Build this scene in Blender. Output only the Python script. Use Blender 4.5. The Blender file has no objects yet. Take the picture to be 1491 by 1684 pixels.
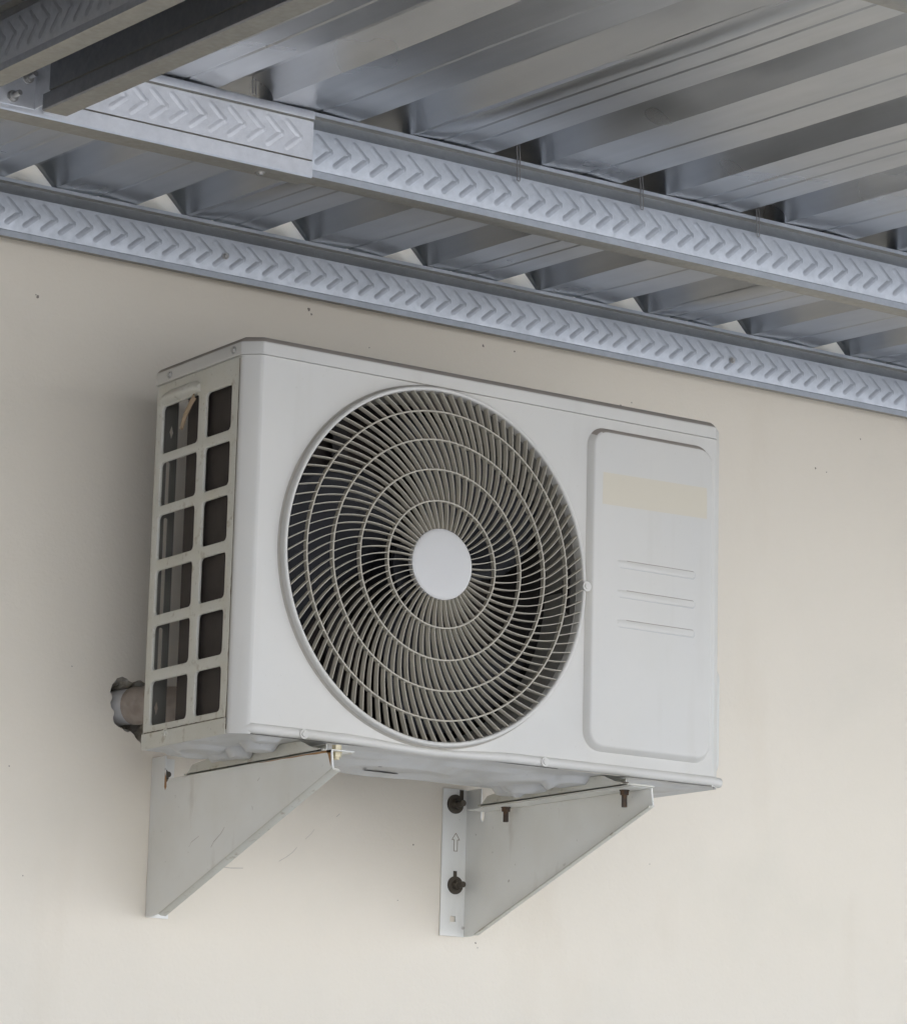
import bpy, bmesh, math, random
from math import sin, cos, tan, pi, radians, sqrt
from mathutils import Vector, Matrix
random.seed(7)
SC = bpy.context.scene
COL = SC.collection
Z0 = 2.2                                   # height of the air conditioner's underside above the ground

# ------------------------------------------------------------------ camera
cam = bpy.data.cameras.new('camera'); camo = bpy.data.objects.new('camera', cam); COL.objects.link(camo)
cam.sensor_fit = 'HORIZONTAL'; cam.sensor_width = 36.0; cam.lens = 5440.9/1491*36
cam.clip_end = 2000; cam.clip_start = 0.05
yaw, pitch, roll = radians(34.0282), radians(11.7989), radians(1.4470)
fw = Vector((sin(yaw)*cos(pitch), cos(yaw)*cos(pitch), sin(pitch)))
rt = Vector((cos(yaw), -sin(yaw), 0)); up = rt.cross(fw)
r2 = rt*cos(roll)+up*sin(roll); u2 = -rt*sin(roll)+up*cos(roll)
camo.matrix_world = Matrix(((r2.x, u2.x, -fw.x, -2.1715), (r2.y, u2.y, -fw.y, -4.1235), (r2.z, u2.z, -fw.z, -0.5979+Z0), (0, 0, 0, 1)))
SC.camera = camo
# ------------------------------------------------------------------ light
SUN_EL, SUN_AZ = radians(50), radians(25)          # azimuth measured from +y towards +x
w = bpy.data.worlds.new('World'); SC.world = w; w.use_nodes = True
nt = w.node_tree; bg = nt.nodes['Background']
sky = nt.nodes.new('ShaderNodeTexSky'); sky.sky_type = 'NISHITA'; sky.sun_disc = False
sky.sun_elevation = SUN_EL; sky.sun_rotation = SUN_AZ
nt.links.new(sky.outputs[0], bg.inputs[0]); bg.inputs[1].default_value = 0.15
sl = bpy.data.lights.new('sun', 'SUN'); sl.energy = 3.0; sl.angle = radians(0.53); sl.color = (1, .965, .925)
so = bpy.data.objects.new('sun', sl); COL.objects.link(so); so.location = (4, -6, 12)
sd = Vector((sin(SUN_AZ)*cos(SUN_EL), cos(SUN_AZ)*cos(SUN_EL), sin(SUN_EL)))
so.rotation_euler = sd.to_track_quat('Z', 'Y').to_euler()
SC.view_settings.view_transform = 'Standard'; SC.view_settings.look = 'None'
SC.view_settings.gamma = 1.0; SC.view_settings.exposure = 1.90
SC.cycles.max_bounces = 10; SC.cycles.diffuse_bounces = 6; SC.cycles.glossy_bounces = 6

# ------------------------------------------------------------------ materials
def L(*c):
    return tuple(c)+(1,)
class NT:
    def __init__(s, name, base, rough=.5, metal=0.0, spec=.5):
        s.m = bpy.data.materials.new(name); s.m.use_nodes = True
        s.t = s.m.node_tree; s.b = s.t.nodes['Principled BSDF']
        s.b.inputs['Base Color'].default_value = L(*base); s.b.inputs['Roughness'].default_value = rough
        s.b.inputs['Metallic'].default_value = metal; s.b.inputs['Specular IOR Level'].default_value = spec
        s.co = s.t.nodes.new('ShaderNodeTexCoord').outputs['Object']; s.col = None; s.base = base
    def map(s, sc):
        n = s.t.nodes.new('ShaderNodeMapping'); n.inputs['Scale'].default_value = sc
        s.t.links.new(s.co, n.inputs[0]); return n.outputs[0]
    def noise(s, scale, detail=4, sc=None, rough=.5):
        n = s.t.nodes.new('ShaderNodeTexNoise'); n.inputs['Scale'].default_value = scale
        n.inputs['Detail'].default_value = detail; n.inputs['Roughness'].default_value = rough
        s.t.links.new(s.map(sc) if sc else s.co, n.inputs['Vector']); return n.outputs['Fac']
    def ramp(s, fac, a, b, va=0., vb=1.):
        n = s.t.nodes.new('ShaderNodeMapRange'); n.inputs[1].default_value = a; n.inputs[2].default_value = b
        n.inputs[3].default_value = va; n.inputs[4].default_value = vb
        s.t.links.new(fac, n.inputs[0]); return n.outputs[0]
    def mul(s, a, b):
        n = s.t.nodes.new('ShaderNodeMath'); n.operation = 'MULTIPLY'
        s.t.links.new(a, n.inputs[0])
        if hasattr(b, 'node'): s.t.links.new(b, n.inputs[1])
        else: n.inputs[1].default_value = b
        return n.outputs[0]
    def mix(s, fac, colour):
        n = s.t.nodes.new('ShaderNodeMix'); n.data_type = 'RGBA'
        s.t.links.new(fac, n.inputs[0])
        if s.col is None: n.inputs[6].default_value = L(*s.base)
        else: s.t.links.new(s.col, n.inputs[6])
        n.inputs[7].default_value = L(*colour); s.col = n.outputs[2]
        s.t.links.new(s.col, s.b.inputs['Base Color']); return s
    def bump(s, h, strength=.3, dist=.001):
        n = s.t.nodes.new('ShaderNodeBump'); n.inputs['Strength'].default_value = strength
        n.inputs['Distance'].default_value = dist
        s.t.links.new(h, n.inputs['Height']); s.t.links.new(n.outputs[0], s.b.inputs['Normal']); return s
    def rough(s, fac):
        s.t.links.new(fac, s.b.inputs['Roughness']); return s
    def mix_wrap(s):
        s.mix(s.ramp(s.noise(60, 5), .45, .65, 0, .7), (.25, .20, .16)); s.bump(s.noise(90, 4), .7, .003); return s.m
    def axis(s, i):
        n = s.t.nodes.new('ShaderNodeSeparateXYZ'); s.t.links.new(s.co, n.inputs[0]); return n.outputs[i]

def mat_wall():
    n = NT('painted_plaster', (.70, .636, .524), .75, 0, .25)
    n.mix(n.ramp(n.noise(1.6, 5), .4, .7, 0, .45), (.705, .643, .54))
    n.mix(n.ramp(n.noise(4.5, 6), .55, .8, 0, .35), (.60, .565, .465))
    n.mix(n.ramp(n.noise(60, 2), .74, .80, 0, .10), (.40, .36, .30))
    n.mix(n.ramp(n.noise(7, 5, (1, 1, .3)), .60, .78, 0, .22), (.56, .475, .355))
    n.mix(n.ramp(n.noise(2.3, 3), .55, .75, 0, .22), (.65, .595, .50))
    a = n.t.nodes.new('ShaderNodeMath'); a.operation = 'ADD'
    n.t.links.new(n.noise(9, 6, rough=.62), a.inputs[0]); n.t.links.new(n.mul(n.noise(170, 3), .22), a.inputs[1])
    return n.bump(a.outputs[0], .38, .006).m
def mat_case():
    n = NT('white_enamel', (.535, .514, .462), .42, 0, .4)
    n.mix(n.ramp(n.noise(5, 5), .42, .75, 0, .5), (.50, .49, .455))
    n.mix(n.ramp(n.noise(220, 2), .71, .79, 0, .25), (.36, .33, .26))
    n.mix(n.ramp(n.noise(34, 5, (1, 1, .10)), .58, .78, 0, .22), (.42, .39, .325))
    n.mix(n.ramp(n.noise(3.1, 6, rough=.65), .56, .72, 0, .25), (.47, .455, .40))
    n.rough(n.ramp(n.noise(14, 4), .3, .7, .36, .52))
    return n.bump(n.noise(5, 2), .12, .002).m
def mat_side():
    n = NT('aged_enamel', (.56, .545, .475), .5, 0, .35)
    n.mix(n.ramp(n.noise(16, 6), .42, .75, 0, .6), (.50, .465, .36))
    n.mix(n.ramp(n.noise(75, 4), .60, .73, 0, .6), (.30, .245, .16))
    n.mix(n.ramp(n.noise(240, 3), .66, .74, 0, .4), (.22, .18, .12))
    return n.m
def mat_under():
    n = NT('underside_enamel', (.53, .525, .50), .5, 0, .35)
    n.mix(n.ramp(n.noise(12, 6), .45, .7, 0, .7), (.40, .38, .33))
    n.mix(n.ramp(n.noise(55, 4), .68, .78, 0, .5), (.25, .22, .17))
    return n.m
def mat_bracket():
    n = NT('bracket_enamel', (.755, .745, .69), .5, 0, .35)
    n.mix(n.ramp(n.noise(9, 6), .42, .72, 0, .5), (.66, .63, .545))
    n.mix(n.ramp(n.noise(90, 3), .70, .77, 0, .55), (.25, .22, .165))
    n.mix(n.ramp(n.noise(28, 5, (1, 1, .35)), .62, .74, 0, .25), (.34, .27, .17))
    return n.m
def mat_zinc(name, base, rough, spangle):
    n = NT(name, base, rough, .92, .5)
    n.mix(n.ramp(n.noise(spangle, 4, rough=.7), .35, .7, 0, .6), tuple(c*.83 for c in base))
    n.mix(n.ramp(n.noise(9, 5), .55, .75, 0, .4), tuple(c*1.12 for c in base))
    n.rough(n.ramp(n.noise(130, 3), .3, .7, rough-.07, rough+.1))
    return n.bump(n.noise(380, 2), .12, .0004).m
def mat_roof():
    n = NT('zincalume_sheet', (.37, .38, .39), .28, .97, .5)
    n.mix(n.ramp(n.noise(11, 2, (1, .35, 1)), .25, .9, 0, .6), (.33, .34, .36))
    n.mix(n.ramp(n.noise(20, 3, (1, .6, 1)), .5, .95, 0, .5), (.26, .26, .26))
    n.mix(n.ramp(n.noise(60, 2, (1, .03, 1)), .3, .9, 0, .5), (.45, .46, .47))
    n.rough(n.ramp(n.noise(7, 2), .2, .8, .25, .36))
    return n.bump(n.noise(3.2, 2, (1.6, 1, 1)), .18, .006).m
def mat_rust():
    n = NT('rusty_steel', (.085, .065, .05), .8, .3, .3)
    n.mix(n.ramp(n.noise(150, 4), .45, .6), (.14, .085, .05)); return n.m
M = dict(
    wall=mat_wall(), case=mat_case(), side=mat_side(), under=mat_under(), bracket=mat_bracket(), rust=mat_rust(),
    zinc=mat_zinc('galvanised_steel', (.475, .50, .53), .52, 42), zinc2=mat_zinc('bright_galvanised_steel', (.74, .75, .765), .48, 55),
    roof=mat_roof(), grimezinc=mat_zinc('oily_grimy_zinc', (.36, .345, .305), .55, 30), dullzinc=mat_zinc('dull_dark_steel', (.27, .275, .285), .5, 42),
    oldbolt=NT('grimy_bolt', (.085, .07, .05), .7, .3).m, grille=NT('grille_plastic', (.41, .375, .30), .5, 0, .4).m, cap=NT('hub_cap_plastic', (.475, .46, .43), .35, 0, .5).m,
    blade=NT('fan_plastic', (.012, .012, .014), .55, 0, .3).m, dark=NT('dark_interior', (.04, .036, .032), .8).m,
    tape=NT('faded_sticker_film', (.535, .485, .38), .5).m, steel=NT('screw_steel', (.45, .44, .42), .4, .8).m,
    brass=NT('yellow_zinc', (.50, .44, .30), .5, .6).m, wire=NT('galvanised_wire', (.30, .29, .28), .45, .8).m,
    crack=NT('hairline_crack', (.44, .40, .34), .9).m, speck=NT('dark_speck', (.22, .19, .155), .9).m,
    cover_line=NT('cover_line', (.44, .435, .41), .6).m, seam=NT('seam_dirt', (.13, .10, .07), .9).m, dust=NT('dusty_enamel', (.30, .265, .225), .8).m, grime=NT('seam_grime', (.36, .335, .285), .8).m,
    torn=NT('brown_foam', (.33, .24, .15), .8).m, wrap=NT('pipe_wrap', (.34, .285, .235), .75).mix_wrap(), pvc=NT('white_pipe', (.62, .6, .57), .4).m,
)
def mat_mortar():
    n = NT('broken_mortar', (.30, .265, .20), .95)
    n.mix(n.ramp(n.noise(60, 5), .4, .65), (.42, .385, .33)); return n.bump(n.noise(110, 4), .8, .006).m
M['mortar'] = mat_mortar()
def mat_coil():
    n = NT('coil_fins', (.045, .035, .028), .7, .2)
    n.mix(n.ramp(n.noise(30, 5), .45, .7), (.03, .022, .017))
    wv = n.t.nodes.new('ShaderNodeTexWave'); wv.inputs['Scale'].default_value = 160; wv.bands_direction = 'Y'
    n.t.links.new(n.co, wv.inputs[0]); return n.bump(wv.outputs['Fac'], .5, .001).m
M['coil'] = mat_coil()
def mat_ground():
    n = NT('concrete_ground', (.44, .425, .40), .9, 0, .2)
    n.mix(n.ramp(n.noise(.6, 6), .4, .7, 0, .6), (.38, .367, .345)); return n.m
M['ground'] = mat_ground()

# ------------------------------------------------------------------ object helpers
def link(name, me, mat, parent=None, smooth=None):
    o = bpy.data.objects.new(name, me); COL.objects.link(o)
    for m in (mat if isinstance(mat, (list, tuple)) else [mat]):
        if m is not None: me.materials.append(m)
    if smooth is not None:
        for p in me.polygons: p.use_smooth = True
        me.set_sharp_from_angle(angle=radians(smooth))
    if parent is not None: o.parent = parent
    else: o.location.z += Z0
    return o
def tag(o, label=None, cat=None, group=None, kind=None):
    for k, v in (('label', label), ('category', cat), ('group', group), ('kind', kind)):
        if v: o[k] = v
    return o
def thing(name, label, cat, loc, group=None):
    o = bpy.data.objects.new(name, None); COL.objects.link(o); o.empty_display_size = .05
    o.location = (loc[0], loc[1], loc[2]+Z0); tag(o, label, cat, group); return o
class MB:
    """collects vertices and faces; origin is subtracted so parts sit under their thing"""
    def __init__(s, org=(0, 0, 0)): s.v = []; s.f = []; s.mi = []; s.o = org; s.cur = 0
    def face(s, idx): s.f.append(tuple(idx)); s.mi.append(s.cur)
    def add(s, vs, fs):
        k = len(s.v); s.v += [tuple(v) for v in vs]
        for f in fs: s.face([i+k for i in f])
    def box(s, a, b):
        x0, y0, z0 = a; x1, y1, z1 = b
        s.add([(x0, y0, z0), (x1, y0, z0), (x1, y1, z0), (x0, y1, z0), (x0, y0, z1), (x1, y0, z1), (x1, y1, z1), (x0, y1, z1)],
              [(0, 3, 2, 1), (4, 5, 6, 7), (0, 1, 5, 4), (1, 2, 6, 5), (2, 3, 7, 6), (3, 0, 4, 7)])
    def loft(s, rings, close=True, cap0=False, cap1=False):
        k = len(s.v); n = len(rings[0])
        for r in rings: s.v += [tuple(p) for p in r]
        for i in range(len(rings)-1):
            for j in range(n if close else n-1):
                a = k+i*n+j; b = k+i*n+(j+1) % n
                s.face((a, b, b+n, a+n))
        if cap0: s.face([k+j for j in range(n)][::-1])
        if cap1: s.face([k+(len(rings)-1)*n+j for j in range(n)])
    def tube(s, pts, r, seg=8, caps=True):
        pts = [Vector(p) for p in pts]; rings = []
        t0 = (pts[1]-pts[0]).normalized(); a = t0.orthogonal().normalized()
        for i, p in enumerate(pts):
            t = (pts[min(i+1, len(pts)-1)]-pts[max(i-1, 0)]).normalized()
            a = (a-t*a.dot(t)).normalized(); b = t.cross(a)
            rr = r[i] if isinstance(r, (list, tuple)) else r
            rings.append([p+a*rr*cos(2*pi*q/seg)+b*rr*sin(2*pi*q/seg) for q in range(seg)])
        s.loft(rings, True, caps, caps)
    def cyl(s, p, d, r, h, seg=16, r2=None):
        p = Vector(p); d = Vector(d).normalized(); s.tube([p, p+d*h], [r, r if r2 is None else r2], seg)
    def prism(s, poly, fmap, w0, w1):
        n = len(poly)
        s.loft([[fmap(u, v, w0) for u, v in poly], [fmap(u, v, w1) for u, v in poly]], True, True, True)
    def build(s, name, mat, parent=None, smooth=None, bevel=None, seg=2):
        me = bpy.data.meshes.new(name)
        me.from_pydata([(x-s.o[0], y-s.o[1], z-s.o[2]) for x, y, z in s.v], [], s.f); me.update()
        for p, m in zip(me.polygons, s.mi): p.material_index = m
        bm = bmesh.new(); bm.from_mesh(me); bmesh.ops.recalc_face_normals(bm, faces=bm.faces); bm.to_mesh(me); bm.free()
        o = link(name, me, mat, parent, smooth)
        if bevel:
            b = o.modifiers.new('bevel', 'BEVEL'); b.width = bevel; b.segments = seg; b.limit_method = 'ANGLE'; b.angle_limit = radians(40); b.harden_normals = False
        return o
def plate_mesh(outer, holes, t, bev, fmap, res=1):
    """flat plate with holes, thickness t centred on w=0, rounded edges; fmap(u,v,w)->xyz"""
    cu = bpy.data.curves.new('plate', 'CURVE'); cu.dimensions = '2D'; cu.fill_mode = 'BOTH'
    cu.extrude = max(t/2-bev, 0); cu.bevel_depth = bev; cu.bevel_resolution = res; cu.offset = -bev
    for lp in [outer]+holes:
        sp = cu.splines.new('POLY'); sp.points.add(len(lp)-1)
        for p, (u, v) in zip(sp.points, lp): p.co = (u, v, 0, 1)
        sp.use_cyclic_u = True
    o = bpy.data.objects.new('plate', cu); COL.objects.link(o); bpy.context.view_layer.update()
    me = bpy.data.meshes.new_from_object(o.evaluated_get(bpy.context.evaluated_depsgraph_get()))
    bpy.data.objects.remove(o); bpy.data.curves.remove(cu)
    me.materials.clear()
    bm = bmesh.new(); bm.from_mesh(me); bmesh.ops.remove_doubles(bm, verts=bm.verts, dist=1e-6)
    for v in bm.verts: v.co = Vector(fmap(*v.co))
    bmesh.ops.recalc_face_normals(bm, faces=bm.faces)
    bm.to_mesh(me); bm.free(); return me
def merge_into(me, mb):
    """append an MB to an existing mesh"""
    bm = bmesh.new(); bm.from_mesh(me); tmp = bpy.data.meshes.new('tmp')
    tmp.from_pydata([(x-mb.o[0], y-mb.o[1], z-mb.o[2]) for x, y, z in mb.v], [], mb.f)
    b2 = bmesh.new(); b2.from_mesh(tmp); bmesh.ops.recalc_face_normals(b2, faces=b2.faces); b2.to_mesh(tmp); b2.free()
    for p, m in zip(tmp.polygons, mb.mi): p.material_index = m
    bm.from_mesh(tmp); bm.to_mesh(me); bm.free(); bpy.data.meshes.remove(tmp); return me
def rrect(u0, v0, u1, v1, r, n=5):
    out = []
    for cx, cy, a in ((u1-r, v1-r, 0), (u0+r, v1-r, 90), (u0+r, v0+r, 180), (u1-r, v0+r, 270)):
        for i in range(n+1):
            t = radians(a+90*i/n); out.append((cx+r*cos(t), cy+r*sin(t)))
    return out
def circle(cx, cy, r, n=96): return [(cx+r*cos(2*pi*i/n), cy+r*sin(2*pi*i/n)) for i in range(n)]
def sstep(a, b, x):
    t = min(max((x-a)/(b-a), 0), 1); return t*t*(3-2*t)

# ================================================================== setting: ground and wall
g = MB((0, 0, 0)); R_ = 300
g.add([(-R_, -R_, -Z0), (R_, -R_, -Z0), (R_, R_, -Z0), (-R_, R_, -Z0)], [(0, 1, 2, 3)])
tag(g.build('ground', M['ground']), kind='structure')

def hole_outline():
    pts = [(.033, .100), (.036, .112), (.043, .121), (.052, .1245), (.060, .122), (.066, .118), (.073, .1195), (.082, .122), (.094, .118), (.105, .104),
           (.108, .084), (.104, .062), (.097, .040), (.088, .030), (.080, .036), (.0745, .043), (.068, .0475), (.062, .046), (.056, .0495), (.048, .052),
           (.042, .056), (.0395, .064), (.041, .073), (.036, .0785), (.034, .086), (.037, .093)]
    out = []
    for i, p in enumerate(pts):
        q = pts[(i+1) % len(pts)]; out.append(p)
        out.append(((p[0]+q[0])/2+random.uniform(-.0012, .0012), (p[1]+q[1])/2+random.uniform(-.0012, .0012)))
    return out
HO = hole_outline(); TW = .06
wm = plate_mesh([(-9, -Z0-.05), (9, -Z0-.05), (9, 2.2), (-9, 2.2)], [HO], TW, 0, lambda u, v, q: (u, TW/2-q, v))
d = MB()
d.cur = 1                                   # broken mortar round the hole: a ragged sunk funnel
hc = (sum(p[0] for p in HO)/len(HO), sum(p[1] for p in HO)/len(HO))
rings = []
for depth, k in ((.0005, 1.0), (.006, .93), (.013, .84), (.028, .78), (.055, .74)):
    rings.append([(hc[0]+(u-hc[0])*(k+(random.uniform(-.035, .035) if depth > .001 else .004)), depth, hc[1]+(v-hc[1])*(k+(random.uniform(-.035, .035) if depth > .001 else .004))) for u, v in HO])
d.loft(rings, True, False, True)
def strip(pts, wd, dep=-.0006):
    for (x0, z0), (x1, z1) in zip(pts, pts[1:]):
        dx, dz = x1-x0, z1-z0; l = sqrt(dx*dx+dz*dz); nx, nz = -dz/l*wd/2, dx/l*wd/2
        d.add([(x0+nx, dep, z0+nz), (x1+nx*.8, dep, z1+nz*.8), (x1-nx*.8, dep, z1-nz*.8), (x0-nx, dep, z0-nz)], [(0, 1, 2, 3)])
d.cur = 2                                   # hairline cracks and scratches
strip([(.214, -.130), (.226, -.1335), (.241, -.134), (.262, -.1325)], .0012)
strip([(.322, -.118), (.334, -.111), (.345, -.103), (.352, -.095)], .0008)
strip([(.366, -.082), (.376, -.073), (.381, -.066)], .0006)
strip([(.418, -.045), (.424, -.040)], .001)
d.cur = 3
def speck(x, z, r):
    n = 7; d.add([(x+r*random.uniform(.5, 1.2)*cos(2*pi*i/n), -.0008, z+r*random.uniform(.5, 1.3)*sin(2*pi*i/n)) for i in range(n)], [tuple(range(n))])
for x, z, r in ((-.1132, .6554, .0028), (-.1165, .658, .0012), (1.3375, .6162, .0022), (1.4365, .6811, .0016), (1.362, .613, .0012), (.45, .675, .0013), (.93, .66, .0016), (.952, .668, .0013), (-.21, .35, .001), (-.12, -.02, .0012),
                (.555, -.075, .0018), (.53, -.16, .001), (.672, -.214, .0014), (.676, -.221, .001), (.34, .716, .0035), (.345, .709, .002), (.66, .713, .0025), (.72, .714, .002), (-.03, .13, .001), (1.0, -.07, .001), (-.09, -.17, .001)): speck(x, z, r)
merge_into(wm, d)
wall = link('house_wall', wm, [M['wall'], M['mortar'], M['crack'], M['speck']])
tag(wall, 'cream plastered wall behind the air conditioner, with a ragged pipe hole', 'wall')

sw = MB((-4.3, 0, -Z0)); sw.box((-4.5, -5, -Z0-.05), (-4.3, -.031, 1.6))  # unseen wall, added to hold back light from the left
ob = MB((6, -11, -Z0)); ob_ = thing('opposite_building', 'unseen pale building added across the yard to bounce light at the air conditioner', 'building', (6, -11, -Z0))  # unseen block behind the camera, added as a light bounce
ob = MB((6, -11, -Z0)); ob.box((-11, -18, -Z0-.05), (22, -11, 4.2)); ob.build('wall', NT('pale_render', (.67, .685, .71), .9).m, ob_)
ob = MB((6, -11, -Z0)); ob.box((-11.4, -18.4, 4.201), (22.4, -10.8, 4.5)); ob.build('roof', NT('grey_roof', (.25, .25, .25), .9).m, ob_)
for i in range(5):
    for z_ in (-1.3, 1.5):
        ob = MB((6, -11, -Z0)); x_ = -2+i*5; ob.box((x_, -11.02, z_), (x_+1.4, -10.98, z_+1.3)); ob.build('window', NT('window_glass', (.04, .05, .06), .1).m, ob_)
o_ = sw.build('side_wall', NT('brown_render', (.20, .175, .15), .9).m); o_.location = (-4.3, 0, 0); tag(o_, 'unseen brown wall added at the left end of the roofed area to block light', 'wall')
# ================================================================== steel channels
PH = .0888; S = tan(radians(2.9241)); YP2 = -.6297
def zt(y): return .8089+S*(y+.035)          # top of the steelwork, on which the roof sheets rest
def profile(flip, h=PH, depth=.034, proud=0.0, low=None):
    """(back, z) points of a C channel seen in section; back=0 is the outer face"""
    p = ([(low, .0015)] if low else [(depth, .010), (depth, 0)])+[(.001, 0), (-.003, .0015), (-.003, .0095), (.0006, .0115), (.0006, .0135), (0, .0145), (0, .0660), (.0012, .0675), (.0105, .0830), (.0105, .0845), (-.0020, .0845), (-.0020, h), (depth, h), (depth, h-.010)]
    p = [(a-proud if a < .02 else a, b) for a, b in p]
    if flip:
        p = [(depth, h-.010), (depth, h), (-.001, h), (-.002, h-.002), (-.002, h-.0105), (.0015, h-.0125), (0, h-.014), (0, .024), (.0025, .0225), (-.001, .0205), (-.001, .0015), (.0005, 0), (depth, 0), (depth, .010)]
        p = [(a-proud, b) for a, b in p]
    return p
def chevrons(mb, u0, u1, pitch, zc, fmap, dirn=1, hgt=.0175, run=.0205):
    u = u0
    while u < u1:
        for sg in (1, -1):
            a = Vector((u+dirn*run, zc-sg*.0008)); b = Vector((u, zc+sg*hgt)); t = (b-a).normalized(); nn = Vector((-t.y, t.x))
            base, top = [], []
            wd, wt, H = .0044, .0006, .00048
            for (c, sgn) in ((a, -1), (b, 1)):
                for k in range(5):
                    an = (-90+45*k)*pi/180
                    dv = (t*sgn*cos(an)+nn*(sgn*sin(an)))
                    base.append(c+dv*wd); top.append(c+dv*wt)
            mb.loft([[fmap(q.x, q.y, 0) for q in base], [fmap(q.x, q.y, H) for q in top]], True, False, True)
        u += pitch
def channel(name, label, cat, u0, u1, fmap, mat, flip=False, chev=None, parent=None, depth=.034, proud=0.0, zc=.0405, org=(0, 0, 0), dirn=1, group=None, thick=.0013, low=None):
    mb = MB(org); pr = profile(flip, depth=depth, proud=proud, low=low)
    n = max(2, int(abs(u1-u0)/.25)); us = [u0+(u1-u0)*i/n for i in range(n+1)]
    mb.loft([[fmap(u, z, -b) for b, z in pr] for u in us], False)
    o = mb.build(name+'_shell', mat, parent, 30)
    so_ = o.modifiers.new('sheet', 'SOLIDIFY'); so_.thickness = thick; so_.offset = 0
    if chev:
        c = MB(org); chevrons(c, chev[0], chev[1], chev[2], zc, lambda u, z, h: fmap(u, z, h+proud+.0006), dirn)
        me = bpy.data.meshes.new('c'); oc = c.build('embossing', mat, o, 55)
    return o
# chevron embossing is part of the sheet: join it into the channel mesh afterwards
def joined_channel(name, label, cat, u0, u1, fmap, mat, group=None, shade_under=True, **k):
    o = channel(name, label, cat, u0, u1, fmap, mat, **k)
    bpy.context.view_layer.update()
    dg = bpy.context.evaluated_depsgraph_get()
    me = bpy.data.meshes.new_from_object(o.evaluated_get(dg))
    for ch in list(o.children):
        bm = bmesh.new(); bm.from_mesh(me); bm.from_mesh(ch.data); bm.to_mesh(me); bm.free(); bpy.data.objects.remove(ch)
    bpy.data.objects.remove(o)
    ob = bpy.data.objects.new(name, me); COL.objects.link(ob)
    if k.get('parent') is None: ob.location.z += Z0
    else: ob.parent = k['parent']
    if shade_under:  # shade of the undersides put into the colour of down-facing faces
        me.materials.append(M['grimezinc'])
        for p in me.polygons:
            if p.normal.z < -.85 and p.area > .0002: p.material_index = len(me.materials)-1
    for p in me.polygons: p.use_smooth = True
    me.set_sharp_from_angle(angle=radians(32))
    if label: tag(ob, label, cat, group)
    return ob
def screw(mb, p, d, r=.0035, h=.003, washer=.0055):
    d = Vector(d).normalized(); p = Vector(p)
    mb.cyl(p, d, washer, .0012, 16); mb.cyl(p+d*.0012, d, r, h, 6)
GP = 'steel purlins running along the wall'
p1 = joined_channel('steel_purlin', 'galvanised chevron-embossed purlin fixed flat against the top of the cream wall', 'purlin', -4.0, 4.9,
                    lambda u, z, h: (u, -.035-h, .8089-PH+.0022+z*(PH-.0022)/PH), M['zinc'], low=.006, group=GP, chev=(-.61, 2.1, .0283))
for x in (.1715, 1.1296):
    s_ = MB(); screw(s_, (x, -.0365, .760), (0, -1, 0), .0032, .0032, .0052); s_.build('screw', M['steel'], p1, 35).location.z = 0
z2 = zt(YP2)-PH
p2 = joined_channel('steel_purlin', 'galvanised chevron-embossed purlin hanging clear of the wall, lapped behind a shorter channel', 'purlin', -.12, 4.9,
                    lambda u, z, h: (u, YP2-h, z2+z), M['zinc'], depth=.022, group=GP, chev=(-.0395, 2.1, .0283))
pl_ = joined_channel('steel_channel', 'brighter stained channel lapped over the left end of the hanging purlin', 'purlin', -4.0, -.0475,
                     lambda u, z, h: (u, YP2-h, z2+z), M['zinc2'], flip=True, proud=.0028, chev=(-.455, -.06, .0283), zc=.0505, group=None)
s_ = MB(); screw(s_, (-.1119, YP2+.018, z2-.0005), (0, 0, -1), .0036, .0025, .006); s_.build('screw', M['steel'], pl_, 35)
YP3 = -1.680; z3 = zt(YP3)-PH
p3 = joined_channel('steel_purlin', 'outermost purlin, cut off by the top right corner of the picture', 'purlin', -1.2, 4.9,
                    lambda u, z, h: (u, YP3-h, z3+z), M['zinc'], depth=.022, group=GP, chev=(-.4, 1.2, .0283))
GR = 'rafters running out from the hanging purlin'
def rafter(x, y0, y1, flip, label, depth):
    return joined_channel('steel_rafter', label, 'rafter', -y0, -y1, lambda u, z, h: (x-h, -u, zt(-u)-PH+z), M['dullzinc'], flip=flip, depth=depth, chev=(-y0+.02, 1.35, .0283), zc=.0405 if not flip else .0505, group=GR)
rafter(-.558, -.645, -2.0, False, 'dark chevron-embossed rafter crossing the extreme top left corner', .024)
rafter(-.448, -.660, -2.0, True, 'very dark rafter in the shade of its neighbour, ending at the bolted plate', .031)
cl = thing('cleat_plate', 'galvanised angle plate with two hex bolts under the dark rafters', 'angle plate', (-.47, YP2-.004, z2+.004))
cb = MB((-.47, YP2-.004, z2+.004)); cb.box((-.53, YP2-.0062, z2+.006), (-.4470, YP2-.0045, z2+.070)); cb.box((-.4486, YP2-.045, z2+.006), (-.4470, YP2-.0062, z2+.070))
cb.box((-.436, YP2-.0062, z2+.004), (-.421, YP2-.0045, z2+.075))
cb.build('plate', M['zinc2'], cl, 30, .0006, 1)
for x, z in ((-.4786, .7065), (-.4590, .7345)):
    b = MB((-.47, YP2-.004, z2+.004)); p = Vector((x, YP2-.0062, z)); b.cyl(p, (0, -1, 0), .0075, .0016, 20); b.cyl(p, (0, -1, 0), .0058, .006, 6); b.cyl(p, (.15, -1, .1), .0035, .016, 12)
    b.build('bolt', M['steel'], cl, 35)
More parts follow.
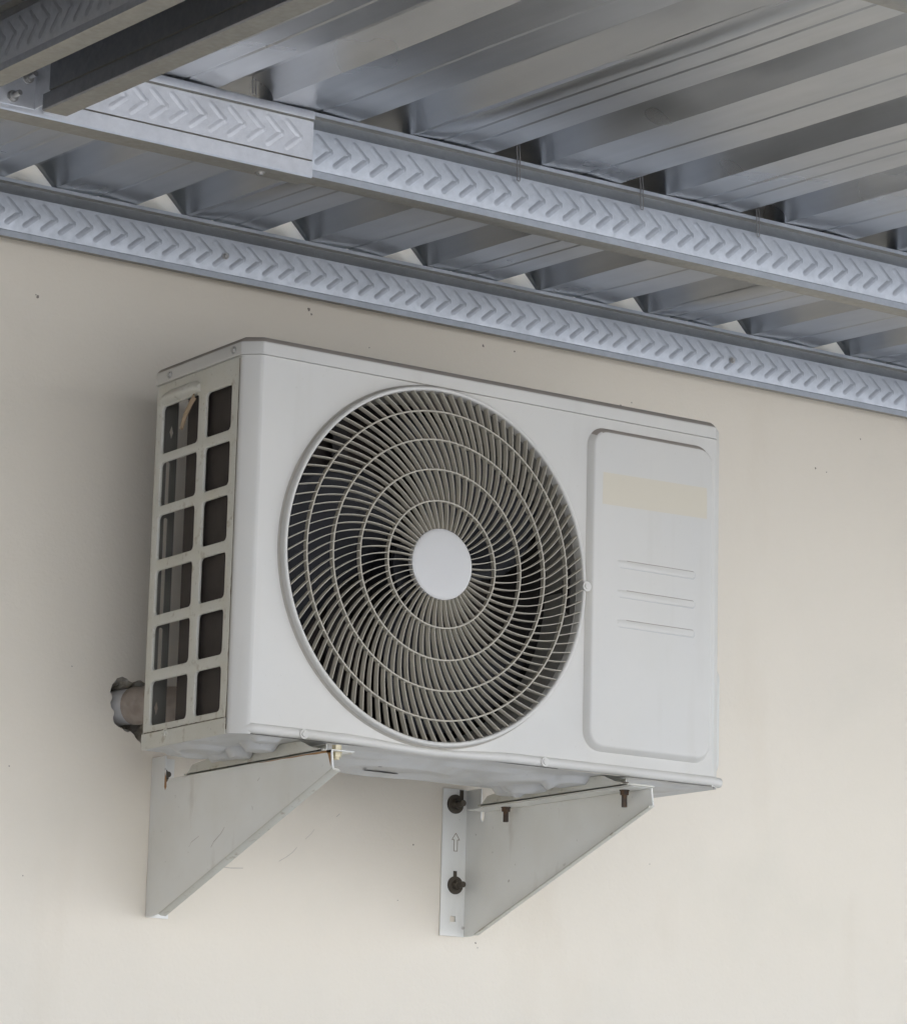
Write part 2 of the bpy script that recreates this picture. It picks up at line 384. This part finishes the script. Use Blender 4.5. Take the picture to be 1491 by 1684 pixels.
# wire hooks over the hanging purlin
hooks = ((-.1385, True, 'thin wire hook hanging from the roof just left of the lapped joint'), (.2755, False, 'thin wire hook over the purlin above the fan'),
         (.4840, False, 'thin wire hook over the purlin, second from the right'), (.6905, False, 'thin wire hook over the purlin nearest the right edge'))
for x, short, lab in hooks:
    h = MB((x, YP2-.008, z2+PH))
    y = YP2-.0050; zb_ = z2+(.090 if short else .0575); ztp = z2+PH+.034
    for dx in (-.0022, .0022):
        h.tube([(x+dx*.9, y+.004, ztp), (x+dx, y, z2+PH+.004), (x+dx, y-.0008, zb_+.004)], .00085, 6)
    if not short:
        h.tube([(x+.0022*cos(a), y-.0008, zb_+.004-.0026*sin(a)) for a in [pi*i/8 for i in range(9)]], .00085, 6)
    tag(h.build('wire_hook', M['wire'], None, 60), lab, 'wire hook', 'wire hooks tying the roof to the purlin')
    COL.objects[-1] if False else None
# the hook meshes keep their origin at the purlin top
for o in list(COL.objects):
    if o.name.startswith('wire_hook'):
        i = int(o.name[-3:]) if '.' in o.name else 0
        o.location = (hooks[i][0], YP2-.008, z2+PH+Z0)

# ------------------------------------------------------------------ corrugated roof
PITCH = .2132; PAN = .132; RUN = .0305; RH = .030; X0 = .1016; NR = 4
def sheet_profile():
    pts = []
    for k in range(NR):
        b = k*PITCH
        pts += [(b, 0)]
        for c in ((.050, .087) if k % 2 == 0 else (.073,)):
            pts += [(b+c-.0036, 0), (b+c-.0008, .0014), (b+c+.0008, .0014), (b+c+.0036, 0)]
        pts += [(b+PAN, 0), (b+PAN+RUN*.93, RH*.93), (b+PAN+RUN+.003, RH), (b+PITCH-RUN-.003, RH), (b+PITCH-RUN*.93, RH*.93)]
    pts += [(NR*PITCH, 0), (NR*PITCH+.009, 0.0006)]
    return pts
SP = sheet_profile(); YE, YO = -.028, -2.05
def make_sheet(i):
    mb = MB((X0+i*NR*PITCH, 0, .81)); ys = [YE, -.04, -.055, -.08, -.12, -.18, -.25, -.35, -.45, -.52, -.57, -.61, -.65, -.70, -.76, -.85, -1.0, -1.2, -1.4, -1.55, -1.63, -1.68, -1.74, -1.85, -1.95, YO]
    rng = random.Random(50+i); ph = [rng.uniform(0, 6) for _ in range(8)]
    rings = []
    for y in ys:
        row = []
        for j, (u, z) in enumerate(SP):
            near = max(math.exp(-((y-yp)/.05)**2) for yp in (-.05, YP2, YP3))
            wob = .0010*(1-near)*sin(y*9+ph[int(u/PITCH) % 4])*(1 if z < .01 else .3)+.0022*near*(1 if z < .005 else 0)*sin(pi*((u % PITCH)/PAN if (u % PITCH) < PAN else 0))
            row.append((X0+i*NR*PITCH+u, y, zt(y)+.0012+z+wob-(.0011 if j >= len(SP)-1 else 0)))
        rings.append(row)
    mb.loft(rings, False); return mb
fl = MB((0, 0, .9)); fl.loft([[(x, .001, .925), (x, -.012, .918), (x, -.105, .884), (x, -.106, .876)] for x in (-4, 0, 4)], False)  # unseen strip, added to limit light falling through the gap at the wall
o_ = fl.build('wall_flashing', M['zinc']); o_.location = (0, 0, .9+Z0); sm = o_.modifiers.new('sheet', 'SOLIDIFY'); sm.thickness = .001
tag(o_, 'unseen metal baffle added above the sheets to cut light entering at the wall', 'flashing')
labels = {-1: 'corrugated metal roof sheet on the left, above the dark rafters and the lapped channel', 0: 'corrugated metal roof sheet above the fan, between the left and right sheets',
          1: 'corrugated metal roof sheet at the right, running past the right edge of the picture'}
for i in range(-5, 4):
    o = make_sheet(i).build('roof_sheet', M['roof'], None, 22)
    o.location = (X0+i*NR*PITCH, 0, .81+Z0)
    sm = o.modifiers.new('sheet', 'SOLIDIFY'); sm.thickness = .0007; sm.offset = 1
    lab = labels.get(i) or ('corrugated roof sheet number %d past the picture to the %s' % (abs(i)-1, 'left' if i < 0 else 'right'))
    tag(o, lab, 'roof sheet', 'corrugated roof sheets side by side')

# ================================================================== air conditioner
W, YF, YB, HS = .82, -.4096, -.1600, .5108
CX, CZ, RF = .3081, .2583, .2439
ORG = (0.41, -.285, 0)
AC = thing('air_conditioner', 'white outdoor air conditioner unit with a big round fan grille, on two wall brackets', 'air conditioner', ORG)
def B(): return MB(ORG)
def O(v): return (v[0]-ORG[0], v[1]-ORG[1], v[2]-ORG[2])
# --- left side panel with its grid of openings
ROWS = [(.4125, .4750), (.3365, .3975), (.2605, .3230), (.1830, .2450), (.1065, .1675), (.0300, .0905)]
def opening(y0, z0, y1, z1):
    # rounded slot whose corners have the small notches of pressed grilles
    return [(-v, z) for v, z in rrect(-y1, z0, -y0, z1, .0065, 4)]
holes = []
for i, (z0, z1) in enumerate(ROWS):
    holes.append(opening(-.3665, z0, -.2985, z1)); holes.append(opening(-.2775, z0 if i else z0-.002, -.1775, z1+(.003 if i == 0 else 0)))
sm = plate_mesh([(-.3868, .0200), (YB, .0200), (YB, HS), (-.3868, HS)], holes, .0050, .0020, lambda u, v, q: O((.0025-q, u, v)), 2)
hb = B()                                    # pressed hood of the carrying handle above the first opening
n = 10
rr = []
for yy, k in ((-.172, .0), (-.176, .6), (-.185, .9), (-.20, 1), (-.255, 1), (-.272, .95), (-.280, .65), (-.2835, 0)):
    rr.append([(.0004-.0085*k*sin(pi*min(1, j/n)**.8), yy, .4800+(.0175*k+.002)*j/n) for j in range(n+1)])
hb.loft(rr, False)
hb.cur = 1                                  # dirt packed in the seam beside the front panel and along the base
zs_ = [.004+i*(HS-.008)/60 for i in range(61)]
wv_ = [.0007+.0007*random.random()+(.0012 if random.random() < .08 else 0) for _ in zs_]
hb.loft([[(-.0007, -.3880, z), (-.0007, -.3880+q+.0004, z)] for z, q in zip(zs_, wv_)], False)
hb.loft([[(-.0007, -.384+.0037*i, .0198), (-.0007, -.384+.0037*i, .0202+.0008*random.random())] for i in range(60)], False)
hb.cur = 0
merge_into(sm, hb)
side = link('side_panel', sm, [M['side'], M['seam']], AC, 35)
# --- front panel: flat sheet with the fan opening, rounded corners both sides, bottom curving round the fan
def drop(x): return .0065*sstep(.170, .300, x)*(1-sstep(.318, .455, x))
bot = [(x, .0105-drop(x)) for x in [.0236+i*(.7965-.0236)/60 for i in range(61)]]
fm = plate_mesh(bot+[(.7965, HS), (.0236, HS)], [circle(CX, CZ, .2478, 128)], .0012, 0, lambda u, v, q: O((u, YF+.0006-q, v)))
def corner(sgn):
    arc = [(0.0, -.3874), (.0002, -.3892), (.0012, -.3918), (.0030, -.3942), (.0170, -.4061), (.0192, -.4077), (.0214, -.4090), (.0237, -.4096)]
    return [((a if sgn > 0 else W-a), b) for a, b in arc]
cb = B()
for sgn in (1, -1):
    c = corner(sgn); cb.loft([[(x, y, z) for x, y in c] for z in (-.0024, .10, .25, .40, HS)], False)
merge_into(fm, cb)
front = link('front_panel', fm, M['case'], AC, 28)
# bottom bead
bd = B(); rings = []
for i in range(91):
    x = .0160+i*(.8195-.0160)/90; dz = -drop(x)*.98; sc = 1-.25*min(1, drop(x)/.006)
    yb = YF if .0236 < x < .7965 else YF+.0085*((.0236-x)/.008 if x < .03 else (x-.7965)/.023)
    prof = [(0, .0124), (-.0012, .0118), (-.0030, .0098), (-.0040, .0070), (-.0038, .0040), (-.0026, .0014), (0, -.0006), (.004, -.0012)]
    rings.append([(x, yb+a, .0124-(.0124-z)*sc+dz) for a, z in prof])
bd.loft(rings, False)
bead = bd.build('bottom_bead', M['case'], AC, 50)
# --- raised service cover with three embossed bars
sc_ = B()
def loop(x0, z0, x1, z1, r, y): return [(u, y, v) for u, v in rrect(x0, z0, x1, z1, r, 7)]
X0c, X1c, Z0c, Z1c = .5645, .7905, .0296, .4958
sc_.loft([loop(X0c-.0008, Z0c-.0008, X1c+.0008, Z1c+.0008, .0290, YF+.0002), loop(X0c, Z0c, X1c, Z1c, .0285, YF-.0010), loop(X0c+.0048, Z0c+.0048, X1c-.0048, Z1c-.0048, .0240, YF-.0085),
          loop(X0c+.0070, Z0c+.0070, X1c-.0070, Z1c-.0070, .0220, YF-.0098), loop(X0c+.0090, Z0c+.0090, X1c-.0090, Z1c-.0090, .0205, YF-.0100)], True, False, True)
for zc in (.3004, .2574, .2145):
    hh = .0056
    def bar(e, y): return [(x, (y if x > .63 else y+(YF-.0096-y)*(1-max(0, (x-.609))/.021)), z) for x, z in
                           [(.609, zc-hh+e), (.63, zc-hh+e), (.7505-e, zc-hh+e), (.7535-e, zc-hh+.003), (.7535-e, zc+hh-.003), (.7505-e, zc+hh-e), (.63, zc+hh-e), (.609, zc+hh-e)]]
    sc_.loft([bar(-.0002, YF-.0098), bar(.0012, YF-.0112)], True, False, True)
    sc_.cur = 1
    yq = YF-.01035; e_ = .0012
    sc_.add([(.618, yq, zc-hh+.0002), (.618, yq, zc-hh-e_*.6), (.7505, yq, zc-hh-e_), (.7505, yq, zc-hh+.0002)], [(0, 1, 2, 3)])
    sc_.add([(.7505, yq, zc-hh+.0002), (.7505, yq, zc-hh-e_), (.7545, yq, zc-hh+.0025), (.7532, yq, zc-hh+.003)], [(0, 1, 2, 3)])
    sc_.add([(.7532, yq, zc-hh+.003), (.7545, yq, zc-hh+.0025), (.7545, yq, zc+hh-.0025), (.7532, yq, zc+hh-.003)], [(0, 1, 2, 3)])
    sc_.cur = 0
so3 = sc_.build('service_cover', [M['case'], M['cover_line'], M['dust']], AC, 30)
for p in so3.data.polygons:
    if p.normal.z > .45 and p.material_index == 0: p.material_index = 2  # faces turned upward take a darker brown
st = B(); st.add([(.5855, YF-.0103, .4296), (.7742, YF-.0103, .4326), (.7748, YF-.0103, .3868), (.5850, YF-.0103, .3832)], [(0, 1, 2, 3)])
stk = st.build('sticker', M['tape'], AC); stk['label'] = 'faded yellowish sticker strip with no print left'
# --- lid
ld = B()
def lidring(e, z, drp=0): return [(x, y, z) for x, y in [(-.0016+e, YB+.0015), (-.0016+e, -.3868), (.0005+e*.8, -.3905+e*.3), (.0205+e*.5, -.4093+e*.9), (.0240+e*.3, -.4113+e), (.796-e*.3, -.4113+e), (.7995-e*.5, -.4093+e*.9), (.8195-e*.8, -.3905+e*.3), (.8216-e, -.3868), (.8216-e, YB+.0015)]]
ld.loft([lidring(.002, HS+.0006), lidring(0, HS+.0012), lidring(0, HS+.0172), lidring(.0010, HS+.0188)], True, True, False)
ld.cur = 1; ld.loft([lidring(.0010, HS+.0188), lidring(.0050, HS+.0236), lidring(.0085, HS+.0262), lidring(.02, HS+.0272)], True, False, True)  # bevel and top in darker brown enamel
ld.build('lid', [M['case'], M['dust']], AC, 32)
for y, z in ((-.1968, .5203), (-.3709, .5208)):
    s_ = B(); s_.cyl((-.0016, y, z), (-1, 0, 0), .0058, .0010, 20); s_.cyl((-.0024, y, z), (-1, 0, 0), .0040, .0020, 6); s_.build('screw', M['steel'], AC, 35)
# --- base pan: side flange, front flange and pressed underside
bp_ = B()
bf_ = B(); bf_.box((-.0012, -.3862, -.0022), (.0004, YB, .0192)); bf_.build('base_flange', M['side'], AC)
bf_ = B(); bf_.box((.8198, -.3862, -.0022), (.8212, YB, .0192)); bf_.build('base_flange', M['case'], AC)
lumps = [(.080, -.340, .026, .016), (.088, -.275, .020, .019), (.060, -.390, .022, .009), (.10, -.225, .030, .014), (.045, -.24, .040, .009), (.595, -.335, .040, .015), (.58, -.250, .040, .018), (.595, -.195, .030, .017), (.53, -.30, .06, .010), (.06, -.19, .04, .008)]
def under(x, y):
    z = -.0022
    ex = sstep(.002, .016, x)*(1-sstep(.800, .816, x))*sstep(YF+.004, YF+.018, y)*(1-sstep(YB-.016, YB-.004, y))
    z -= .0055*sstep(.14, .19, x)*(1-sstep(.50, .56, x))*sstep(-.375, -.345, y)*(1-sstep(-.20, -.175, y))
    z -= .0055*max(0, 1-abs(sqrt(((x-.33)/1.7)**2+(y+.275)**2)-.055)/.022)*ex
    z -= .004*sstep(.62, .67, x)*(1-sstep(.77, .80, x))*sstep(-.39, -.37, y)*ex
    for cx, cy, r, h in lumps:
        q = sqrt((x-cx)**2+(y-cy)**2)/r; z -= h*(1-sstep(.70, 1.05, q))*ex*.7
    return z
nx, ny = 240, 84
xs = [.0002+(.8196)*i/nx for i in range(nx+1)]; ys = [YF+.001+(YB-YF-.0015)*j/ny for j in range(ny+1)]
def yy_(x, y):                             # corners follow the chamfer
    lim = YF+.001
    if x < .0237: lim = -.3868-.0228*(x/.0237)
    if x > W-.0237: lim = -.3868-.0228*((W-x)/.0237)
    return max(y, lim)
k0 = len(bp_.v)
bp_.loft([[(x, yy_(x, y), under(x, yy_(x, y))) for x in xs] for y in ys], False)
bp_.build('base_pan', M['under'], AC, 40)
for x, y, a, b_ in ((.207, -.235, .011, .007), (.255, -.185, .013, .004), (.335, -.245, .030, .005), (.305, -.29, .003, .003), (.298, -.262, .003, .003)):
    h = B(); z = under(x, y)-.0003
    h.add([(x+a*cos(t), y+b_*sin(t), min(under(x+a*cos(t), y+b_*sin(t)), z)-.0004) for t in [2*pi*i/20 for i in range(20)]], [tuple(range(20))])
    h.build('drain_hole', M['dark'], AC)
s_ = B(); s_.cyl((-.0012, -.2265, .0152), (-1, 0, 0), .0062, .0014, 20); s_.cyl((-.0024, -.2265, .0152), (-1, 0, 0), .0040, .0022, 6); s_.build('screw', M['side'], AC, 35)
for x in (.1037, .4972):
    s_ = B(); p = Vector((x, YF-.0035, .0048)); s_.cyl(p, (0, -1, 0), .0064, .0016, 24); s_.cyl(p+Vector((0, -.0016, 0)), (0, -1, 0), .0042, .0015, 20, .0034); s_.cyl(p+Vector((0, -.0031, 0)), (0, -1, 0), .0012, .0003, 8)
    s_.build('screw', M['case'], AC, 35)
# --- mounting feet across the underside
def foot(xc, sg):
    f = B()
    # side web with waved top edge, seen from the left
    top = [(-.105, -.0185), (-.118, -.008), (-.165, -.003), (-.39, -.003), (-.405, -.004), (-.430, -.0135), (-.455, -.0185)]
    f.prism([(-.095, -.0215), (-.462, -.0215), (-.462, -.0190)]+top[::-1]+[(-.095, -.0190)], lambda u, v, q: (q, u, v), xc-.0235, xc-.0220)
    f.prism([(-.118, -.0215), (-.40, -.0215), (-.40, -.003), (-.118, -.003)], lambda u, v, q: (q, u, v), xc+.0195, xc+.021)
    pl2 = rrect(xc-.0235, -.466, xc+.0235, -.095, .008, 4)
    f.prism(pl2, lambda u, v, q: (u, v, q), -.0217, -.0195)
    return f.build('mounting_foot', M['side'], AC, 35)
foot(.128, 1); foot(.629, -1)
# --- valve cover on the far side
v_ = B(); v_.loft([[(.8205+a, y, z) for y, z in rrect(-.3865+e, .020+e, -.235-e, .178-e, .014, 5)] for a, e in ((-.0030, 0), (.0065, .0008), (.0092, .003))], True, False, True)
v_.build('valve_cover', M['case'], AC, 40)
fr = B(); fr.box((.8185, -.387, .0200), (.8199, YB, HS)); fr.build('side_panel', M['case'], AC)
# --- fan guard
def lathe(mb, prof, seg=144):
    mb.loft([[(CX+r*cos(2*pi*i/seg), YF-d_, CZ+r*sin(2*pi*i/seg)) for i in range(seg)] for r, d_ in prof])
rim = B(); rim.cur = 1; lathe(rim, [(.2535, -.0004), (.2528, .0012), (.2512, .0018), (.2506, .0030)]); rim.cur = 0
lathe(rim, [(.2506, .0030), (.2500, .0098), (.2490, .0118), (.2472, .0126), (.2454, .0122), (.2443, .0108), (.2439, .0085), (.2439, -.004)])
guard = rim.build('fan_guard', [M['case'], M['grime']], AC, 50)
def dome(r): return .0112+.0072*(1-(r/RF)**2)
def ptg(r, th, back): return (CX+r*cos(th), YF-dome(r)+back, CZ+r*sin(th))
def twist(r0, r1):
    # integral of tan(a)/r
    n = 12; t = 0
    for i in range(n):
        r = r0+(r1-r0)*(i+.5)/n; t += min(max((r-.047)*4.1, 0), .62)/r*(r1-r0)/n
    return t
gr = B()
bands = [(.0495, .0884, 48), (.0884, .1325, 66), (.1325, .1746, 84), (.1746, .2150, 96), (.2150, .2436, 98)]
base_t = 0
for bi, (ra, rb, cnt) in enumerate(bands):
    nseg = 7
    for k in range(cnt):
        th0 = 2*pi*(k+.37*bi)/cnt
        rings = []
        for i in range(nseg+1):
            r = ra+(rb-ra)*i/nseg; th = th0+twist(ra, r) if r > ra else th0
            a = math.atan(min(max((r-.047)*4.1, 0), .62)); nth = th+a      # blade runs along nth; its width goes across
            nx_, nz_ = -sin(nth), cos(nth)
            def q(wd, back): 
                p = ptg(r, th, back); return (p[0]+nx_*wd, p[1], p[2]+nz_*wd)
            rings.append([q(-.0006, .0004), q(-.0003, 0), q(.0003, 0), q(.0006, .0004), q(.00042, .0100), q(-.00042, .0100)])
        gr.loft(rings, True, False, False)
for r in (.0884, .1325, .1746, .2150):
    seg = 120
    rings = [[ptg(r+dr, 2*pi*i/seg, b_-(.0006)) for i in range(seg)] for dr, b_ in ((-.0006, .0085), (-.0011, .0006), (-.0005, 0), (.0005, 0), (.0011, .0006), (.0006, .0085))]
    gr.loft(rings)
gr.build('guard_vanes', M['grille'], guard, 40)
hc_ = B(); seg = 64
hc_.loft([[(CX+r*cos(2*pi*i/seg), YF-d_, CZ+r*sin(2*pi*i/seg)) for i in range(seg)] for r, d_ in ((.0480, .006), (.0496, .0158), (.0492, .0174), (.0478, .0184), (.044, .0190), (.025, .0194))], True, True, True)
hc_.build('hub_cap', M['cap'], guard, 40)
tb = B(); tb.cyl((.5570, YF-.0065, .2590), (0, -1, 0), .0072, .0085, 20); tb.cyl((.5570, YF-.0150, .2590), (0, -1, 0), .0040, .0016, 16); tb.build('screw', M['case'], guard, 35)
# --- behind the guard: shroud, fan, motor bracket, coil, rear post
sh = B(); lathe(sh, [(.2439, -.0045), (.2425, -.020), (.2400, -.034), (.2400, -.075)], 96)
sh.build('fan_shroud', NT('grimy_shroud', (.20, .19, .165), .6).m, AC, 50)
bk = B(); bk.box((.046, YB-.040, .02), (.545, YB-.012, .500)); bk.box((.010, -.384, .021), (.030, -.2325, .500))
bk.build('coil', M['coil'], AC)
pn = B(); pn.box((.548, -.395, .004), (.550, YB, HS-.002)); pn.box((.004, -.384, .500), (.816, YB, .502)); pn.build('partition', M['dark'], AC)
fan = B()
fan.tube([(CX, YF+.022, CZ), (CX, YF+.026, CZ), (CX, YF+.09, CZ)], [.040, .052, .055], 32)
for b_ in range(3):
    t0 = 2*pi*b_/3+.55; rows = []
    for i in range(9):
        r = .05+(.228-.05)*i/8; sweep = .55*(i/8)**1.3; row = []
        for j in range(9):
            f_ = j/8; wdt = 1.15+.25*sin(pi*i/8); th = t0+sweep+(f_-.5)*wdt
            row.append((CX+r*cos(th), YF+.035+.050*f_*(1-.25*i/8)+.008*sin(pi*f_), CZ+r*sin(th)))
        rows.append(row)
    fan.loft(rows, False)
fo = fan.build('fan', M['blade'], AC, 60); sm_ = fo.modifiers.new('sheet', 'SOLIDIFY'); sm_.thickness = .003
mo = B(); mo.cyl((CX, YB-.12, CZ), (0, 1, 0), .048, .06, 32); mo.box((CX-.055, YB-.062, .01), (CX-.030, YB-.058, .505)); mo.box((CX+.030, YB-.062, .01), (CX+.055, YB-.058, .505))
mo.build('fan_motor', M['dark'], AC, 35)
rp = plate_mesh([(.0015, .004), (.0328, .004), (.0328, HS-.002), (.0015, HS-.002)],
                [rrect(.0165, .175, .0225, .325, .003, 4), rrect(.0165, .342, .0225, .405, .003, 4), rrect(.0165, .098, .0225, .170, .003, 4),
                 [(.0228, .437), (.0258, .4475), (.0228, .458), (.0198, .4475)], [(.0175, .047), (.0205, .0575), (.0175, .068), (.0145, .0575)]], .0014, 0, lambda u, v, q: O((u, YB-.004-q, v)))
link('rear_post', rp, NT('dull_zinc', (.165, .155, .13), .6, .4).m, AC)
tr = B(); rows = []
for i, (y, z, wd) in enumerate(((-.270, .476, .010), (-.262, .470, .012), (-.252, .462, .0125), (-.244, .456, .0095), (-.238, .449, .006), (-.234, .441, .004), (-.2315, .436, .002))):
    rows.append([(-.0022+.004*i/6-.002*sin(i), y-wd*.3, z-wd*.45), (-.0055+.004*i/6, y, z+.001), (-.001+.004*i/6, y+wd*.35, z+wd*.5)])
tr.loft(rows, False); to = tr.build('torn_foam', M['torn'], AC, 60); sm_ = to.modifiers.new('sheet', 'SOLIDIFY'); sm_.thickness = .0015
to['label'] = 'torn brown scrap hanging in the top opening of the side grille'

# ================================================================== pipe through the wall
pp = MB((.075, .02, .083))
path = [(.062, .05, .084), (.068, .015, .084), (.076, -.020, .083), (.090, -.052, .081), (.115, -.078, .080), (.16, -.092, .079), (.24, -.095, .078), (.34, -.095, .078)]
def smooth(path, n=4):
    out = []
    for i in range(len(path)-1):
        P = [Vector(path[max(i-1, 0)]), Vector(path[i]), Vector(path[i+1]), Vector(path[min(i+2, len(path)-1)])]
        for k in range(n):
            t = k/n; out.append(.5*((2*P[1])+(-P[0]+P[2])*t+(2*P[0]-5*P[1]+4*P[2]-P[3])*t*t+(-P[0]+3*P[1]-3*P[2]+P[3])*t**3))
    return out+[Vector(path[-1])]
pt = smooth(path)
pp.cur = 0; pp.tube(pt[:9], .0255, 24)
po = pp.build('drain_pipe', [M['pvc']], None, 50); po.location = (.075, .02, .083+Z0)
tag(po, 'fat insulated pipe coming out of the ragged hole in the wall', 'pipe')
pw = MB((.075, .02, .083)); pw.tube(pt[6:], .0272, 24); pw.build('tape_wrap', M['wrap'], po, 50)

# ================================================================== wall brackets
def bracket(xw, sg, ytip, label, wz0, wz1, fl):
    """xw: plane of the triangular web; sg: side its flanges point to"""
    org = (xw, 0, -.10); T = .0026
    br = thing('wall_bracket', label, 'bracket', org, 'steel wall brackets under the air conditioner')
    zt_ = -.0223
    tri = [(0-.0008, wz1), (-.040, wz1), (-.0405, zt_-.010), (-.044, zt_-.0155), (-.048, zt_-.0105), (-.049, zt_), (ytip, zt_), (ytip-.004, -.0465), (-.040, wz0-.0005+.004), (-.020, wz0), (-.0008, wz0)]
    wb = MB(org); wb.prism(tri, lambda u, v, q: (q, u, v), xw-(T if sg < 0 else 0)*0, xw+sg*T)
    wb.build('web', M['bracket'], br, None, .0008, 1)
    # wall flange
    x0, x1 = sorted((xw+sg*T, xw+sg*fl))
    me = plate_mesh([(x0, wz0), (x1, wz0), (x1, wz1+.001), (x0, wz1+.001)],
                    [rrect((x0+x1)/2-.004, wz0+.0215, (x0+x1)/2+.0055, wz0+.0300, .0015, 2)] if sg < 0 else [], T, .0006,
                    lambda u, v, q: (u-org[0], -.0018-q-org[1], v-org[2]))
    link('wall_flange', me, M['bracket'], br, 35)
    # top flange
    a, b = sorted((xw+sg*T*.2, xw+sg*.036))
    tf = MB(org); tf.box((a, ytip+.0, zt_-.0002), (b, -.052, zt_+.0004-.0002+.0003)); tf.build('top_flange', M['bracket'], br)
    # folded lip along the sloping edge, its shade put into a darker enamel
    lp = MB(org); A = Vector((xw, ytip-.004, -.0465)); Bq = Vector((xw, -.040, wz0+.0035)); nrm = Vector((0, .45, -.89))
    dirn = (Bq-A).normalized(); nn = Vector((0, -dirn.z, dirn.y)); nn = nn if nn.z < 0 else -nn
    lw = .0105
    lp.loft([[A+Vector((-sg*.0006, 0, 0)), A+nn*.0016+Vector((-sg*.0002, 0, 0)), A+nn*.0030+Vector((sg*.002, 0, 0)), A+nn*.0038+Vector((sg*lw, 0, 0)), A+nn*.0014+Vector((sg*lw, 0, 0)), A+Vector((sg*T, 0, 0))],
             [Bq+Vector((-sg*.0006, 0, 0)), Bq+nn*.0016+Vector((-sg*.0002, 0, 0)), Bq+nn*.0030+Vector((sg*.002, 0, 0)), Bq+nn*.0038+Vector((sg*lw, 0, 0)), Bq+nn*.0014+Vector((sg*lw, 0, 0)), Bq+Vector((sg*T, 0, 0))]], True, True, True)
    lp.build('folded_lip', M['side'], br, 30)
    return br, org
brL, oL = bracket(.1047, 1, -.482, 'left wall bracket, showing its broad outer face with scratches and a rust-stained slot', -.2140, .0125, .0362)
brR, oR = bracket(.6515, -1, -.4589, 'right wall bracket, showing its bolted wall flange stamped with an arrow', -.2068, .0140, .0462)
def anchor(br, org, x, z, r):
    a = MB(org); p = Vector((x, -.0035, z)); a.cyl(p, (0, -1, 0), r, .0022, 28); a.cyl(p+Vector((0, -.0022, 0)), (0, -1, 0), r*.55, .0085, 6); a.cyl(p+Vector((0, -.0107, 0)), (0, -1, 0), r*.34, .012, 14)
    a.build('anchor_bolt', M['oldbolt'], br, 35)
anchor(brR, oR, .6268, -.0085, .0145); anchor(brR, oR, .6300, -.1305, .0135); anchor(brL, oL, .1190, -.0120, .0120)
sl_ = MB(oR); sl_.box((.6268, -.0037, -.1220), (.6330, -.0033, -.1090)); sl_.build('slot', M['oldbolt'], brR); sl_ = MB(oR); sl_.box((.6350, -.0037, -.003), (.6420, -.0033, .014)); sl_.build('slot', M['oldbolt'], brR)
ar = MB(oR); xc, zc = .6298, -.0655
op = [(-.0030, -.0135), (.0030, -.0135), (.0030, .0035), (.0068, .0035), (0, .0135), (-.0068, .0035), (-.0030, .0035)]
for i in range(len(op)):
    a, b = op[i], op[(i+1) % len(op)]
    ar.tube([(xc+a[0], -.0033, zc+a[1]), (xc+b[0], -.0033, zc+b[1])], .00055, 5)
ar.build('arrow_mark', NT('grimy_outline', (.30, .24, .17), .8).m, brR)
def stud(br, org, x, y, mat, l=.020, up_=.006):
    a = MB(org); a.cyl((x, y, -.0222), (0, 0, -1), .0072, .0015, 24); a.cyl((x, y, -.0237), (0, 0, -1), .0066, .0055, 6); a.cyl((x, y, -.0285), (0, 0, -1), .0040, l-.006, 14); a.cyl((x, y, -.0205), (0, 0, 1), .0066, up_, 6)
    a.build('stud_bolt', mat, br, 35)
stud(brR, oR, .634, -.1270, M['rust'], .022); stud(brR, oR, .634, -.4165, M['rust'], .024, .009); stud(brL, oL, .1230, -.4660, M['brass'], .010, .007)
rs = MB(oL)                                 # rust run at the tip and in the slot of the left bracket
x = .1047-.0004
rs.add([(x, -.4815, -.0226), (x, -.4700, -.0226), (x, -.4745, -.0285), (x, -.4790, -.0380), (x, -.4822, -.0445)], [(0, 1, 2, 3, 4)])
RM = NT('orange_rust', (.36, .20, .085), .9).m; rs.build('rust_stain', RM, brL); rs = MB(oL)
rs.add([(x, -.0415, -.010), (x, -.0405, -.0325), (x, -.0440, -.0378), (x, -.0475, -.033), (x, -.0470, -.024)], [(0, 1, 2, 3, 4)])
rs.build('rust_stain', RM, brL)
rs = MB(oL); pts_ = [(-.300, .0004), (-.330, .0012), (-.36, .0008), (-.39, .0018), (-.42, .0014), (-.445, .0028), (-.468, .0030), (-.4815, .0040)]
rs.loft([[(x, y, -.0224) for y, q in pts_], [(x, y, -.0224-q) for y, q in pts_]], False); rs.build('rust_stain', RM, brL)
sx = MB(oL); sx.cur = 0
def scr(pts, wd):
    sx = MB(oL)
    for (y0, z0_), (y1, z1_) in zip(pts, pts[1:]):
        sx.add([(x, y0, z0_+wd), (x, y1, z1_+wd*.7), (x, y1, z1_-wd*.7), (x, y0, z0_-wd)], [(0, 1, 2, 3)])
    sx.build('scratch', M['crack'], brL)
scr([(-.179, -.128), (-.186, -.121), (-.205, -.111), (-.214, -.103)], .0007); scr([(-.118, -.123), (-.124, -.117), (-.145, -.110)], .0004); scr([(-.297, -.047), (-.303, -.043)], .0006)
